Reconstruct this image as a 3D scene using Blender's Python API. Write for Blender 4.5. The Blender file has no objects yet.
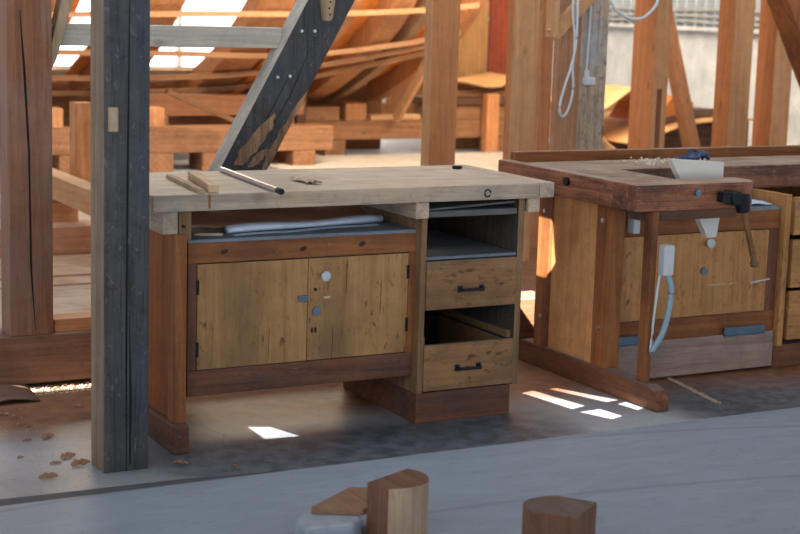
import bpy, bmesh, math, random
from mathutils import Vector, Matrix
random.seed(7)
col = bpy.context.scene.collection
SC = bpy.context.scene

# ------------------------------------------------------------------ materials
def lin(c):
    c = c / 255.0
    return c / 12.92 if c <= 0.04045 else ((c + 0.055) / 1.055) ** 2.4
def rgb(r, g, b): return (lin(r), lin(g), lin(b), 1)
MC = {}
def nodes(name):
    m = bpy.data.materials.new(name); m.use_nodes = True
    nt = m.node_tree; b = nt.nodes['Principled BSDF']
    return m, nt, b
def mixc(nt, fac, a, b, mode='MIX'):
    n = nt.nodes.new('ShaderNodeMix'); n.data_type = 'RGBA'; n.blend_type = mode
    if isinstance(fac, (int, float)): n.inputs[0].default_value = fac
    else: nt.links.new(fac, n.inputs[0])
    for s, i in ((a, 6), (b, 7)):
        if isinstance(s, tuple): n.inputs[i].default_value = s
        else: nt.links.new(s, n.inputs[i])
    return n.outputs[2]
def ramp(nt, src, lo, hi):
    n = nt.nodes.new('ShaderNodeMapRange'); n.inputs[1].default_value = lo; n.inputs[2].default_value = hi
    nt.links.new(src, n.inputs[0]); return n.outputs[0]
def noise(nt, vec, scale, detail=5, dist=0.0, rough=.55):
    n = nt.nodes.new('ShaderNodeTexNoise'); n.inputs['Scale'].default_value = scale
    n.inputs['Detail'].default_value = detail; n.inputs['Distortion'].default_value = dist
    n.inputs['Roughness'].default_value = rough
    nt.links.new(vec, n.inputs['Vector']); return n.outputs[0]
def math_(nt, op, a, b):
    n = nt.nodes.new('ShaderNodeMath'); n.operation = op
    for s, i in ((a, 0), (b, 1)):
        if isinstance(s, (int, float)): n.inputs[i].default_value = s
        else: nt.links.new(s, n.inputs[i])
    return n.outputs[0]
def coords(nt, axis, stretch, seed):
    tc = nt.nodes.new('ShaderNodeTexCoord'); oi = nt.nodes.new('ShaderNodeObjectInfo')
    ad = nt.nodes.new('ShaderNodeVectorMath'); ad.operation = 'ADD'
    mu = math_(nt, 'MULTIPLY', oi.outputs['Random'], 40.0)
    nt.links.new(tc.outputs['Object'], ad.inputs[0]); nt.links.new(mu, ad.inputs[1])
    mp = nt.nodes.new('ShaderNodeMapping'); mp.inputs['Location'].default_value = (seed, seed * .7, seed * 1.3)
    s = [1, 1, 1]
    if axis: s['xyz'.index(axis)] = stretch
    mp.inputs['Scale'].default_value = s
    nt.links.new(ad.outputs[0], mp.inputs['Vector'])
    return ad.outputs[0], mp.outputs[0]
def math_v(nt, a, b):
    n = nt.nodes.new('ShaderNodeMix'); n.data_type = 'VECTOR'; n.inputs[0].default_value = .6
    nt.links.new(a, n.inputs[4]); nt.links.new(b, n.inputs[5]); return n.outputs[1]
def wood(key, light, dark, axis='z', fine=38, stretch=.05, rough=.65, knots=.5, stain=None, st_lo=.5, st_hi=.7, st_scale=5,
         dust=None, dust_amt=.8, stain_axis=True, bump=.25, speck=None, age=.35):
    kk = (key, axis)
    if kk in MC: return MC[kk]
    m, nt, b = nodes(key + '_' + axis)
    raw, vec = coords(nt, axis, stretch, hash(key) % 17 if False else len(key) * 1.7)
    g1 = noise(nt, vec, fine * .35, 4, 1.2)
    g2 = noise(nt, vec, fine * 1.9, 3, .3)
    wv = nt.nodes.new('ShaderNodeTexWave'); wv.bands_direction = 'DIAGONAL'; wv.wave_profile = 'SAW'
    wv.inputs['Scale'].default_value = fine * .28; wv.inputs['Distortion'].default_value = 9; wv.inputs['Detail'].default_value = 2
    wv.inputs['Detail Scale'].default_value = .35; nt.links.new(vec, wv.inputs['Vector'])
    g = math_(nt, 'ADD', math_(nt, 'MULTIPLY', ramp(nt, g1, .34, .66), .45), math_(nt, 'MULTIPLY', ramp(nt, g2, .3, .7), .25))
    g = math_(nt, 'ADD', g, math_(nt, 'MULTIPLY', wv.outputs['Fac'], .3))
    c = mixc(nt, g, dark, light)
    if stain:
        s1 = noise(nt, vec if stain_axis else raw, st_scale, 5, .6)
        s2 = noise(nt, raw, st_scale * .6, 4, .3)
        f = ramp(nt, math_(nt, 'ADD', math_(nt, 'MULTIPLY', s1, .5), math_(nt, 'MULTIPLY', s2, .5)), st_lo, st_hi)
        c = mixc(nt, f, c, stain)
    if speck:
        v = noise(nt, math_v(nt, raw, vec), 60, 4, .3)
        v2 = noise(nt, raw, 7, 3, 0)
        c = mixc(nt, math_(nt, 'MULTIPLY', ramp(nt, v, .57, .68), math_(nt, 'MULTIPLY', ramp(nt, v2, .42, .6), .7)), c, speck)
    mo = ramp(nt, noise(nt, raw, 9, 6, .5), .35, .68)
    c = mixc(nt, math_(nt, 'MULTIPLY', mo, .2 + age * .5), c, (.5, .46, .44, 1), 'MULTIPLY')
    ms = nt.nodes.new('ShaderNodeMapping'); s3 = [1, 1, 1]; s3['xyz'.index(axis)] = .035
    ms.inputs['Scale'].default_value = s3; ms.inputs['Location'].default_value = (3.1, 5.2, 1.7); nt.links.new(raw, ms.inputs['Vector'])
    stk = ramp(nt, noise(nt, ms.outputs[0], 110, 4, .6, .7), .52, .7)
    c = mixc(nt, math_(nt, 'MULTIPLY', stk, age * 1.2), c, (.28, .25, .25, 1), 'MULTIPLY')
    bl = ramp(nt, noise(nt, raw, 34, 6, .8, .7), .54, .66)
    c = mixc(nt, math_(nt, 'MULTIPLY', bl, age * .8), c, (.45, .42, .42, 1), 'MULTIPLY')
    sf = ramp(nt, noise(nt, math_v(nt, raw, ms.outputs[0]), 70, 4, 1.0, .65), .60, .70)
    c = mixc(nt, math_(nt, 'MULTIPLY', sf, age * .45), c, (.42, .38, .34, 1))
    if knots:
        mk = nt.nodes.new('ShaderNodeMapping'); s = [1, 1, 1]; s['xyz'.index(axis)] = .45
        mk.inputs['Scale'].default_value = s; nt.links.new(raw, mk.inputs['Vector'])
        vo = nt.nodes.new('ShaderNodeTexVoronoi'); vo.inputs['Scale'].default_value = 7.5
        nt.links.new(mk.outputs[0], vo.inputs['Vector'])
        k = ramp(nt, vo.outputs['Distance'], .14, .05)
        c = mixc(nt, math_(nt, 'MULTIPLY', k, knots), c, tuple(x * .35 for x in dark[:3]) + (1,))
    if dust:
        ge = nt.nodes.new('ShaderNodeNewGeometry'); sp = nt.nodes.new('ShaderNodeSeparateXYZ')
        nt.links.new(ge.outputs['Normal'], sp.inputs[0])
        dn = math_(nt, 'ADD', math_(nt, 'MULTIPLY', noise(nt, raw, 6, 5, .5), .55), math_(nt, 'MULTIPLY', noise(nt, ms.outputs[0], 60, 5, .5), .45))
        f = math_(nt, 'MULTIPLY', ramp(nt, sp.outputs[2], .6, .95), math_(nt, 'MULTIPLY', ramp(nt, dn, .34, .58), dust_amt))
        c = mixc(nt, f, c, dust)
    nt.links.new(c, b.inputs['Base Color']); b.inputs['Roughness'].default_value = rough
    b.inputs['Specular IOR Level'].default_value = .3
    bp = nt.nodes.new('ShaderNodeBump'); bp.inputs['Strength'].default_value = bump; bp.inputs['Distance'].default_value = .004
    nt.links.new(g, bp.inputs['Height']); nt.links.new(bp.outputs[0], b.inputs['Normal'])
    MC[kk] = m; return m
def plain(key, c, rough=.5, metal=0, var=.25, scale=20, bump=0.0, c2=None):
    if key in MC: return MC[key]
    m, nt, b = nodes(key)
    raw, vec = coords(nt, None, 1, len(key))
    n = noise(nt, raw, scale, 5, .2)
    c2 = c2 or tuple(x * (1 - var) for x in c[:3]) + (1,)
    nt.links.new(mixc(nt, ramp(nt, n, .35, .65), c2, c), b.inputs['Base Color'])
    b.inputs['Roughness'].default_value = rough; b.inputs['Metallic'].default_value = metal
    if bump:
        bp = nt.nodes.new('ShaderNodeBump'); bp.inputs['Strength'].default_value = bump; bp.inputs['Distance'].default_value = .01
        nt.links.new(n, bp.inputs['Height']); nt.links.new(bp.outputs[0], b.inputs['Normal'])
    MC[key] = m; return m

DUST = rgb(176, 172, 168)
def fir(ax):     return wood('fir', rgb(216, 152, 102), rgb(186, 118, 70), ax, age=.2, dust=rgb(205, 170, 140), dust_amt=.5)
def firpale(ax): return wood('pale_fir', rgb(224, 176, 128), rgb(196, 140, 92), ax, age=.2, stain=rgb(170, 112, 72), st_lo=.58, st_hi=.75, dust=rgb(225, 205, 180), dust_amt=.5)
def redfir(ax):  return wood('red_fir', rgb(182, 118, 68), rgb(130, 76, 42), ax, stain=rgb(92, 58, 42), st_lo=.48, st_hi=.72, dust=DUST, dust_amt=.7)
def oak(ax):     return wood('old_plywood', rgb(200, 156, 102), rgb(166, 122, 74), ax, age=.24, stain=rgb(136, 104, 72), st_lo=.48, st_hi=.68, knots=0, speck=rgb(70, 48, 30), dust=DUST)
def tan_side(ax):return wood('aged_board', rgb(166, 132, 92), rgb(124, 94, 64), ax, stain=rgb(84, 70, 56), st_lo=.5, st_hi=.72, knots=.2, dust=rgb(140, 150, 160))
def top_wood(ax):return wood('bench_top_softwood', rgb(226, 204, 178), rgb(176, 152, 126), ax, age=.4, fine=26, stain=rgb(156, 152, 144), st_lo=.46, st_hi=.7, knots=.45, dust=rgb(222, 208, 190), dust_amt=.5)
def darkred(ax): return wood('dark_red_wood', rgb(152, 100, 70), rgb(98, 62, 46), ax, stain=rgb(84, 68, 64), st_lo=.48, st_hi=.66, knots=.3, dust=rgb(128, 126, 128), dust_amt=.6)
def worn(ax):    return wood('worn_bench_wood', rgb(200, 132, 98), rgb(126, 76, 56), ax, age=.9, stain=rgb(84, 66, 62), st_lo=.48, st_hi=.62, knots=.1, dust=rgb(190, 176, 160), dust_amt=.75, bump=.8, speck=rgb(176, 128, 84))
def warm(ax):    return wood('warm_hull_wood', rgb(240, 158, 78), rgb(222, 124, 50), ax, knots=.3, stain=rgb(206, 116, 56), st_lo=.52, st_hi=.75)
def crib(ax):    return wood('crib_wood', rgb(164, 116, 80), rgb(120, 80, 54), ax, knots=.4, age=.5)
def rib(ax):     return wood('rib_wood', rgb(204, 146, 98), rgb(162, 104, 64), ax, knots=.4, stain=rgb(150, 100, 66), st_lo=.5, st_hi=.75)
def grey(ax):    return wood('silver_grey_timber', rgb(214, 208, 194), rgb(174, 168, 156), ax, knots=.5, age=.25, stain=rgb(146, 142, 134), st_lo=.54, st_hi=.75)
def tar(ax):     return wood('blue_black_stained_timber', rgb(104, 101, 98), rgb(54, 54, 55), ax, knots=.2, fine=30, stain=rgb(72, 78, 87), st_lo=.42, st_hi=.62, bump=.8, age=.6)
def brownpost(ax): return wood('brown_weathered_timber', rgb(176, 120, 84), rgb(124, 78, 52), ax, knots=.2, stain=rgb(150, 128, 118), st_lo=.5, st_hi=.66, st_scale=1.8, rough=.45)
def endpale(ax): return wood('sawn_edge', rgb(196, 172, 142), rgb(154, 130, 102), ax, knots=.1)
def birch(ax):   return wood('cut_block_wood', rgb(206, 178, 150), rgb(174, 142, 114), ax, knots=0, stain=rgb(150, 140, 134), st_lo=.5, st_hi=.75)
def blockbrown(ax): return wood('cut_block_brown', rgb(140, 98, 76), rgb(104, 68, 50), ax, knots=.2)
M_steel = plain('steel', rgb(205, 206, 212), .28, .7)
M_dsteel = plain('dark_steel', rgb(52, 56, 64), .45, .7)
M_bluesteel = plain('blue_grey_steel', rgb(110, 132, 150), .4, .6)
M_iron = plain('black_iron', rgb(28, 30, 36), .5, .5)
M_white = plain('white_plastic', rgb(205, 210, 214), .4, 0, .08)
M_cable = plain('white_cable', rgb(205, 215, 220), .45, 0, .05)
M_pvc = plain('pale_blue_conduit', rgb(150, 178, 192), .45, 0, .1)
M_paper = plain('white_blue_paper', rgb(222, 236, 252), .7, 0, .1)
M_kraft = plain('brown_kraft_paper', rgb(206, 154, 122), .6, 0, .25, 6)
M_crack = plain('dark_crack', rgb(26, 22, 22), .9)
M_board = plain('white_painted_board', rgb(222, 222, 216), .6, 0, .06)
M_cork = plain('ochre_sheet', rgb(206, 156, 104), .55, 0, .15, 8)
M_chip = plain('wood_shaving', rgb(164, 122, 90), .8, 0, .3)
M_saw = plain('sawdust', rgb(205, 186, 160), .95, 0, .2, 90)

# ------------------------------------------------------------------ mesh helpers
class MB:
    def __init__(s): s.v = []; s.f = []
    def add(s, vs, fs):
        o = len(s.v); s.v += [Vector(v) for v in vs]; s.f += [tuple(i + o for i in f) for f in fs]; return s
    def box(s, x0, x1, y0, y1, z0, z1):
        vs = [(x, y, z) for z in (z0, z1) for y in (y0, y1) for x in (x0, x1)]
        return s.add(vs, [(0, 2, 3, 1), (4, 5, 7, 6), (0, 1, 5, 4), (1, 3, 7, 5), (3, 2, 6, 7), (2, 0, 4, 6)])
    def prism(s, pts, axis, a, b):
        i = 'xyz'.index(axis)
        def mk(p, t):
            q = list(p); q.insert(i, t); return q
        n = len(pts)
        s.add([mk(p, a) for p in pts] + [mk(p, b) for p in pts],
              [tuple(range(n))[::-1], tuple(range(n, 2 * n))] + [(k, (k + 1) % n, (k + 1) % n + n, k + n) for k in range(n)])
        return s
    def sweep(s, pts, r, seg=8, closed=False, flat=None):
        pts = [Vector(p) for p in pts]; n = len(pts); rings = []
        for k, p in enumerate(pts):
            t = (pts[min(k + 1, n - 1)] - pts[max(k - 1, 0)]).normalized()
            u = t.cross(Vector((0, 0, 1)));  u = u if u.length > .05 else t.cross(Vector((1, 0, 0)))
            u.normalize(); w = t.cross(u)
            rr = r[k] if isinstance(r, (list, tuple)) else r
            rings.append([p + (u * math.cos(a) + w * math.sin(a)) * rr for a in [2 * math.pi * j / seg for j in range(seg)]])
        vs = [v for g in rings for v in g]; fs = []
        for k in range(n - 1):
            for j in range(seg):
                a = k * seg + j; b_ = k * seg + (j + 1) % seg
                fs.append((a, b_, b_ + seg, a + seg))
        fs.append(tuple(range(seg))[::-1]); fs.append(tuple(range((n - 1) * seg, n * seg)))
        return s.add(vs, fs)
    def bar(s, p0, p1, w, h, upv=(0, 0, 1)):      # rectangular bar between two points
        p0 = Vector(p0); p1 = Vector(p1); t = (p1 - p0).normalized(); u = t.cross(Vector(upv)).normalized(); n = u.cross(t)
        vs = [p + u * a * w / 2 + n * c * h / 2 for p in (p0, p1) for c in (-1, 1) for a in (-1, 1)]
        return s.add(vs, [(0, 2, 3, 1), (4, 5, 7, 6), (0, 1, 5, 4), (1, 3, 7, 5), (3, 2, 6, 7), (2, 0, 4, 6)])
    def sheet(s, rows, th):                        # grid of points thickened downwards
        n = len(rows); m = len(rows[0])
        top = [Vector(p) for r in rows for p in r]; bot = [p - Vector((0, 0, th)) for p in top]
        fs = []
        N = n * m
        for i in range(n - 1):
            for j in range(m - 1):
                a = i * m + j; q = (a, a + 1, a + m + 1, a + m)
                fs.append(q); fs.append(tuple(x + N for x in q[::-1]))
        rim = [j for j in range(m)] + [i * m + m - 1 for i in range(1, n)] + [(n - 1) * m + j for j in range(m - 2, -1, -1)] + [i * m for i in range(n - 2, 0, -1)]
        for k in range(len(rim)):
            a, b_ = rim[k], rim[(k + 1) % len(rim)]; fs.append((a, a + N, b_ + N, b_))
        return s.add(top + bot, fs)
    def build(s, name, mat, parent=None, bevel=0, smooth=False, base=None):
        lo = Vector([min(v[i] for v in s.v) for i in range(3)]); hi = Vector([max(v[i] for v in s.v) for i in range(3)])
        c = base if base is not None else Vector(((lo.x + hi.x) / 2, (lo.y + hi.y) / 2, lo.z if parent is None else (lo.z + hi.z) / 2))
        c = Vector(c)
        me = bpy.data.meshes.new(name); me.from_pydata([v - c for v in s.v], [], s.f); me.update()
        bm = bmesh.new(); bm.from_mesh(me); bmesh.ops.recalc_face_normals(bm, faces=bm.faces); bm.to_mesh(me); bm.free()
        mats = mat if isinstance(mat, (list, tuple)) else [mat]
        for m in mats: me.materials.append(m)
        o = bpy.data.objects.new(name, me); col.objects.link(o)
        if parent is not None:
            pw = parent.get('_w'); pw = Vector(pw) if pw is not None else Vector((0, 0, 0))
            o.parent = parent; o.location = c - pw
        else: o.location = c
        o['_w'] = list(c)
        if smooth:
            for p in me.polygons: p.use_smooth = True
        if bevel:
            b = o.modifiers.new('bevel', 'BEVEL'); b.width = bevel; b.segments = 2; b.limit_method = 'ANGLE'; b.angle_limit = math.radians(40)
        return o
def B(*a): return MB().box(*a)
def facemat(o, idx, test):
    for p in o.data.polygons:
        if test(p.normal): p.material_index = idx
def tag(o, label, cat, group=None, kind=None):
    o['label'] = label; o['category'] = cat
    if group: o['group'] = group
    if kind: o['kind'] = kind
    return o
def thing(name, loc, label, cat, group=None):
    o = bpy.data.objects.new(name, None); col.objects.link(o); o.location = loc; o['_w'] = list(loc)
    o.empty_display_size = .1
    return tag(o, label, cat, group)
def struct(o): o['kind'] = 'structure'; return o
def cyl_pts(c, ax, L):                            # helper: axis ends
    c = Vector(c); d = Vector(ax) * L / 2; return [c - d, c + d]

# ------------------------------------------------------------------ setting
m_floor, nt, b = nodes('dusty_concrete')
tc = nt.nodes.new('ShaderNodeTexCoord'); vec = tc.outputs['Object']
n1 = noise(nt, vec, 1.6, 6, .4); n2 = noise(nt, vec, 14, 6, .2); n3 = noise(nt, vec, 60, 3)
c = mixc(nt, ramp(nt, n1, .38, .62), rgb(138, 146, 158), rgb(174, 180, 190))
c = mixc(nt, math_(nt, 'MULTIPLY', ramp(nt, n2, .45, .65), .55), c, rgb(172, 166, 156))
c = mixc(nt, math_(nt, 'MULTIPLY', ramp(nt, n3, .6, .72), .5), c, rgb(70, 66, 66))
vo = nt.nodes.new('ShaderNodeTexVoronoi'); vo.feature = 'DISTANCE_TO_EDGE'; vo.inputs['Scale'].default_value = .55
dv = nt.nodes.new('ShaderNodeVectorMath'); dv.operation = 'ADD'
ns = nt.nodes.new('ShaderNodeTexNoise'); ns.inputs['Scale'].default_value = 5; nt.links.new(vec, ns.inputs['Vector'])
sc_ = nt.nodes.new('ShaderNodeVectorMath'); sc_.operation = 'SCALE'; sc_.inputs['Scale'].default_value = .25; nt.links.new(ns.outputs['Color'], sc_.inputs[0])
nt.links.new(vec, dv.inputs[0]); nt.links.new(sc_.outputs[0], dv.inputs[1]); nt.links.new(dv.outputs[0], vo.inputs['Vector'])
c = mixc(nt, math_(nt, 'MULTIPLY', ramp(nt, vo.outputs['Distance'], .004, .001), .45), c, rgb(62, 60, 62))
# dark swept slab in front of the benches, paler dusty aisle on the left and between the benches
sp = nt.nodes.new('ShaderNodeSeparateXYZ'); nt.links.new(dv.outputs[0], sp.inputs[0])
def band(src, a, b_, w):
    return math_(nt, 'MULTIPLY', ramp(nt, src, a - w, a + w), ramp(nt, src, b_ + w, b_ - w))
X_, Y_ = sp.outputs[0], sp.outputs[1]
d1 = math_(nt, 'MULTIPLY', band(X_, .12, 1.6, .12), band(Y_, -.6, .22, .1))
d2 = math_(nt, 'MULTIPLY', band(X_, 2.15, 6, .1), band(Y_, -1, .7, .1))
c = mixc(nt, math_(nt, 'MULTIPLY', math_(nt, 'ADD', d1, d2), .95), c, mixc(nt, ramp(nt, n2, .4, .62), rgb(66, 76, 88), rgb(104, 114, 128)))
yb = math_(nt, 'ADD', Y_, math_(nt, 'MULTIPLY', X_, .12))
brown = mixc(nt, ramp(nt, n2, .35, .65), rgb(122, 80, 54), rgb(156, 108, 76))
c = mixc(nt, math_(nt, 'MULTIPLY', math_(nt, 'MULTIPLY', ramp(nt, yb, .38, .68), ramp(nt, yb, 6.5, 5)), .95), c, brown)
nt.links.new(c, b.inputs['Base Color']); b.inputs['Roughness'].default_value = .44; b.inputs['Specular IOR Level'].default_value = .5
bp = nt.nodes.new('ShaderNodeBump'); bp.inputs['Strength'].default_value = .15; bp.inputs['Distance'].default_value = .004
nt.links.new(n2, bp.inputs['Height']); nt.links.new(bp.outputs[0], b.inputs['Normal'])
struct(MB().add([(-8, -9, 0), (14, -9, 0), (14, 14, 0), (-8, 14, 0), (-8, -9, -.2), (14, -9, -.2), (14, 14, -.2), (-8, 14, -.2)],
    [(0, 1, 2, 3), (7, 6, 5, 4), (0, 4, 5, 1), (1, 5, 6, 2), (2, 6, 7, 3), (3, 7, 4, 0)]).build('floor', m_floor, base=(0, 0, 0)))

m_conc, nt, b = nodes('grey_concrete')
tc = nt.nodes.new('ShaderNodeTexCoord'); vec = tc.outputs['Object']
c = mixc(nt, ramp(nt, noise(nt, vec, 2.5, 6, .4), .35, .65), rgb(178, 182, 184), rgb(212, 214, 214))
c = mixc(nt, math_(nt, 'MULTIPLY', ramp(nt, noise(nt, vec, 30, 4), .6, .7), .5), c, rgb(96, 96, 96))
nt.links.new(c, b.inputs['Base Color']); b.inputs['Roughness'].default_value = .85
struct(B(9, 9.25, 3, 12.5, 0, 1.27).build('wall_right', m_conc, base=(9, 3, 0)))
struct(B(8.86, 9.25, 3, 12.5, 1.27, 1.31).build('trim_1', m_conc, base=(9, 3, 0), bevel=.01))
# corrugated cladding above the low concrete wall
m_corr = plain('galvanised_cladding', rgb(178, 186, 192), .4, .3, .15)
mb = MB(); ys = [3 + k * .04 for k in range(238)]
prof = [(y, 9.02 + (.09 if k % 4 in (0, 1) else 0)) for k, y in enumerate(ys)]
pts = [(x, y) for y, x in prof] + [(9.25, 12.5), (9.25, 3)]
struct(mb.prism(pts, 'z', 1.31, 5).build('wall_right_upper', m_corr, base=(9, 3, 0)))
# back wall with a big window that lights the hull from behind
M_wallb = wood('back_boards', rgb(190, 132, 84), rgb(150, 96, 56), 'z', knots=.2)
struct(MB().box(7.6, 9.25, 12.5, 12.7, 0, 5).box(-3, 2.2, 12.5, 12.7, 0, 5).box(2.2, 7.6, 12.5, 12.7, 0, .25).box(2.2, 7.6, 12.5, 12.7, 3.6, 5)
       .build('wall_back', M_wallb, base=(0, 12.5, 0)))
m_glass = bpy.data.materials.new('window_glass'); m_glass.use_nodes = True
gb = m_glass.node_tree.nodes['Principled BSDF']; gb.inputs['Transmission Weight'].default_value = 1; gb.inputs['Roughness'].default_value = .02; gb.inputs['IOR'].default_value = 1.02
gb.inputs['Base Color'].default_value = (1, 1, 1, 1); gb.inputs['Emission Color'].default_value = (1, .97, .92, 1); gb.inputs['Emission Strength'].default_value = .9  # pane glows by itself in place of bright daylight outside
w = MB()
for k in range(7): w.box(2.2 + k * .88, 2.26 + k * .88, 12.52, 12.6, .25, 3.6)
w.box(2.2, 7.54, 12.53, 12.59, 1.9, 1.95)
wf = struct(w.build('window_1', M_board))
B(2.2, 7.54, 12.555, 12.565, .25, 3.6).build('window_pane', m_glass, wf)
# unseen roof put in to block the sun, holes shaped to cast the flecks
SX, SY, SZ = -.55, -.83, .675
def hole(pts): return [(x + SX / SZ * 5, y + SY / SZ * 5) for x, y in pts]
floor_flecks = [[(.446, .231), (.517, .201), (.565, .055), (.438, .066)],
    [(1.628, .289), (1.690, .304), (1.742, .028), (1.669, .006)],
    [(1.764, .304), (1.800, .308), (1.916, .054), (1.854, .046)],
    [(1.671, -.042), (1.768, -.034), (1.784, -.151), (1.723, -.172)],
    [(1.879, .003), (1.927, .017), (1.932, -.084), (1.895, -.101)],
    [(2.25, 1.09), (2.32, 1.13), (2.45, 1.36), (2.45, 1.5), (2.25, 1.5)],
    [(-.16, 1.04), (.2, 1.04), (.2, .98), (-.1, .985)]]
holes = [hole(q) for q in floor_flecks]
big = [[(4.6, 7.3), (5.2, 7.3), (5.2, 10.5), (4.6, 10.5)], [(5.7, 7.3), (6.6, 7.3), (6.6, 11), (5.7, 11)], [(2.2, 7.6), (3.2, 7.6), (3.2, 11), (2.2, 11)]]
bm = bmesh.new()
def loop(pts):
    vs = [bm.verts.new((x, y, 5)) for x, y in pts]
    return [bm.edges.new((vs[i], vs[(i + 1) % len(vs)])) for i in range(len(vs))]
ed = loop([(-9, -10), (14, -10), (14, 14), (-9, 14)])
for h in holes: ed += loop(h)
bmesh.ops.triangle_fill(bm, use_beauty=True, edges=ed)
me = bpy.data.meshes.new('ceiling'); bm.to_mesh(me); bm.free(); me.materials.append(plain('roof_boards', rgb(120, 110, 100), .9))
ceil = bpy.data.objects.new('ceiling', me); col.objects.link(ceil); struct(ceil)

# lofting platform in the foreground
m_plat, nt, b = nodes('grey_painted_lofting_board')
tc = nt.nodes.new('ShaderNodeTexCoord'); vec = tc.outputs['Object']
mp = nt.nodes.new('ShaderNodeMapping'); mp.inputs['Scale'].default_value = (.8, 2.2, 1); mp.inputs['Rotation'].default_value = (0, 0, -.5); nt.links.new(vec, mp.inputs['Vector'])
c = mixc(nt, ramp(nt, noise(nt, mp.outputs[0], 5, 6, 1), .35, .65), rgb(136, 149, 163), rgb(147, 159, 174))
c = mixc(nt, math_(nt, 'MULTIPLY', ramp(nt, noise(nt, mp.outputs[0], 14, 5, 2), .60, .68), .35), c, rgb(112, 114, 120))
wv = nt.nodes.new('ShaderNodeTexWave'); wv.wave_type = 'RINGS'; wv.rings_direction = 'Z'; wv.inputs['Scale'].default_value = .55; wv.inputs['Distortion'].default_value = .6
mp2 = nt.nodes.new('ShaderNodeMapping'); mp2.inputs['Location'].default_value = (-.4, 4.2, 0); nt.links.new(vec, mp2.inputs['Vector']); nt.links.new(mp2.outputs[0], wv.inputs['Vector'])
c = mixc(nt, math_(nt, 'MULTIPLY', ramp(nt, wv.outputs['Fac'], .008, .002), .22), c, rgb(80, 84, 92))
nt.links.new(c, b.inputs['Base Color']); b.inputs['Roughness'].default_value = .5
pl = B(-4, 8, -5.5, -.375, 0, .025).build('lofting_board', m_plat, base=(0, -3, 0), bevel=.003)
tag(pl, 'broad pale grey painted lofting board lying over the floor in the foreground', 'floor board')
st = MB().prism([(-1.6, -.372), (.45, -.372), (.0, -.31), (-1.6, -.26)], 'z', 0, .018).build('edge_strip', plain('dark_batten', rgb(84, 86, 92), .7), bevel=.002)  # flat dark strip tapering along the board edge
tag(st, 'thin dark strip along the left edge of the grey lofting board', 'batten')

# ------------------------------------------------------------------ posts and partition frame
def crack(parent, pts, y, w=.004):
    mb = MB()
    L = [(x - w * f, z) for x, z, f in pts] + [(x + w * f, z) for x, z, f in pts[::-1]]
    mb.prism(L, 'y', y - .0015, y + .004).build('crack', M_crack, parent)

p = thing('timber_post', (-.12, -.03, 0), 'thick blue-black stained timber post standing nearest, in front of the first bench', 'post')
o = B(-.192, -.044, -.11, .02, 0, 5).build('shaft', [tar('z'), wood('post_edge', rgb(160, 140, 116), rgb(116, 98, 80), 'z', knots=0)], p, bevel=.004); facemat(o, 1, lambda n: n.x < -.8)
crack(p, [(-.118, .0, .3), (-.119, .4, 1), (-.116, .9, 1.2), (-.112, 1.3, .7), (-.108, 1.6, .2)], -.11, .003)
crack(p, [(-.106, .02, .8), (-.105, .25, 1.2), (-.109, .5, .2)], -.11, .003)
B(-.178, -.146, -.1135, -.105, 1.075, 1.15).build('wooden_plug', endpale('z'), p, bevel=.002)['label'] = 'pale wooden plug'

p = thing('timber_post', (-.08, 1.12, .2), 'brown weathered timber post with a long crack on the left sill', 'post')
o = B(-.168, 0, 1.07, 1.19, .2, 5).build('shaft', brownpost('z'), p, bevel=.005)
crack(p, [(-.07, .22, .2), (-.085, .45, 1), (-.09, .9, 1), (-.105, 1.2, 1.3), (-.12, 1.42, .3)], 1.07, .0035)

sill = B(-2.2, 3.4, 1.07, 1.25, .012, .2).build('sill_beam', wood('sill_wood', rgb(166, 122, 94), rgb(122, 84, 62), 'x', dust=DUST, dust_amt=.6), bevel=.006)
tag(sill, 'long reddish brown sill beam on the floor behind both benches', 'beam')
tag(B(.009, .33, 1.09, 1.2, .2, .252).build('packing_block', fir('x'), bevel=.003), 'orange wooden packing block on the left end of the sill beam', 'block')
# knee brace at top of brown post
mb = MB().prism([(0, 1.29), (.11, 1.75), (.17, 1.75), (.02, 1.24), (0, 1.20)], 'y', 1.08, 1.15)
tag(mb.build('knee_brace', endpale('z'), bevel=.003), 'light brown knee brace leaning off the top of the brown cracked post', 'brace')
# horizontal grey beam
gb_ = B(.003, .955, 1.12, 1.2, 1.29, 1.372).build('crossbeam', grey('x'), bevel=.004)
tag(gb_, 'silver grey horizontal crossbeam running into the slanting dark brace', 'beam')
# slanting dark brace (in the plane y 1.07)
p = thing('slanting_brace', (.36, 1.13, .2), 'heavy dark slanting brace rising behind the long pale workbench', 'brace')
sl = (1.045 - .673) / (1.49 - .816)
def bx_(z): return .673 + (z - .816) * sl
prof = [(bx_(.2), .2), (bx_(.2) + .21, .2), (bx_(2.4) + .21, 2.4), (bx_(2.4), 2.4)]
o = MB().prism(prof, 'y', 1.07, 1.18).build('beam', [tar('z'), grey('z')], p, bevel=.004)
facemat(o, 1, lambda n: n.x < -.5)
rp = random.Random(3)
def torn(z0, z1, o0, o1, wmax, label):          # ragged patch running up along the brace
    L = []; Rr = []; n = 12
    for i in range(n + 1):
        t = i / n; z = z0 + (z1 - z0) * t; o = o0 + (o1 - o0) * t; w = wmax * math.sin(math.pi * (.12 + .88 * t)) ** .8 if t < 1 else .001
        L.append((bx_(z) + max(.003, o - w * .5 + rp.uniform(-.008, .008)), z)); Rr.append((bx_(z) + min(.2085, o + w * .5 + rp.uniform(-.008, .008)), z))
    MB().prism(L + Rr[::-1], 'y', 1.0675, 1.075).build('bare_patch', wood('bare_tan', rgb(196, 160, 124), rgb(132, 100, 76), 'z', age=.8, knots=0), p)['label'] = label
torn(.83, 1.04, .07, .115, .075, 'ragged bare tan patch where the dark coating has worn off')
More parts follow.
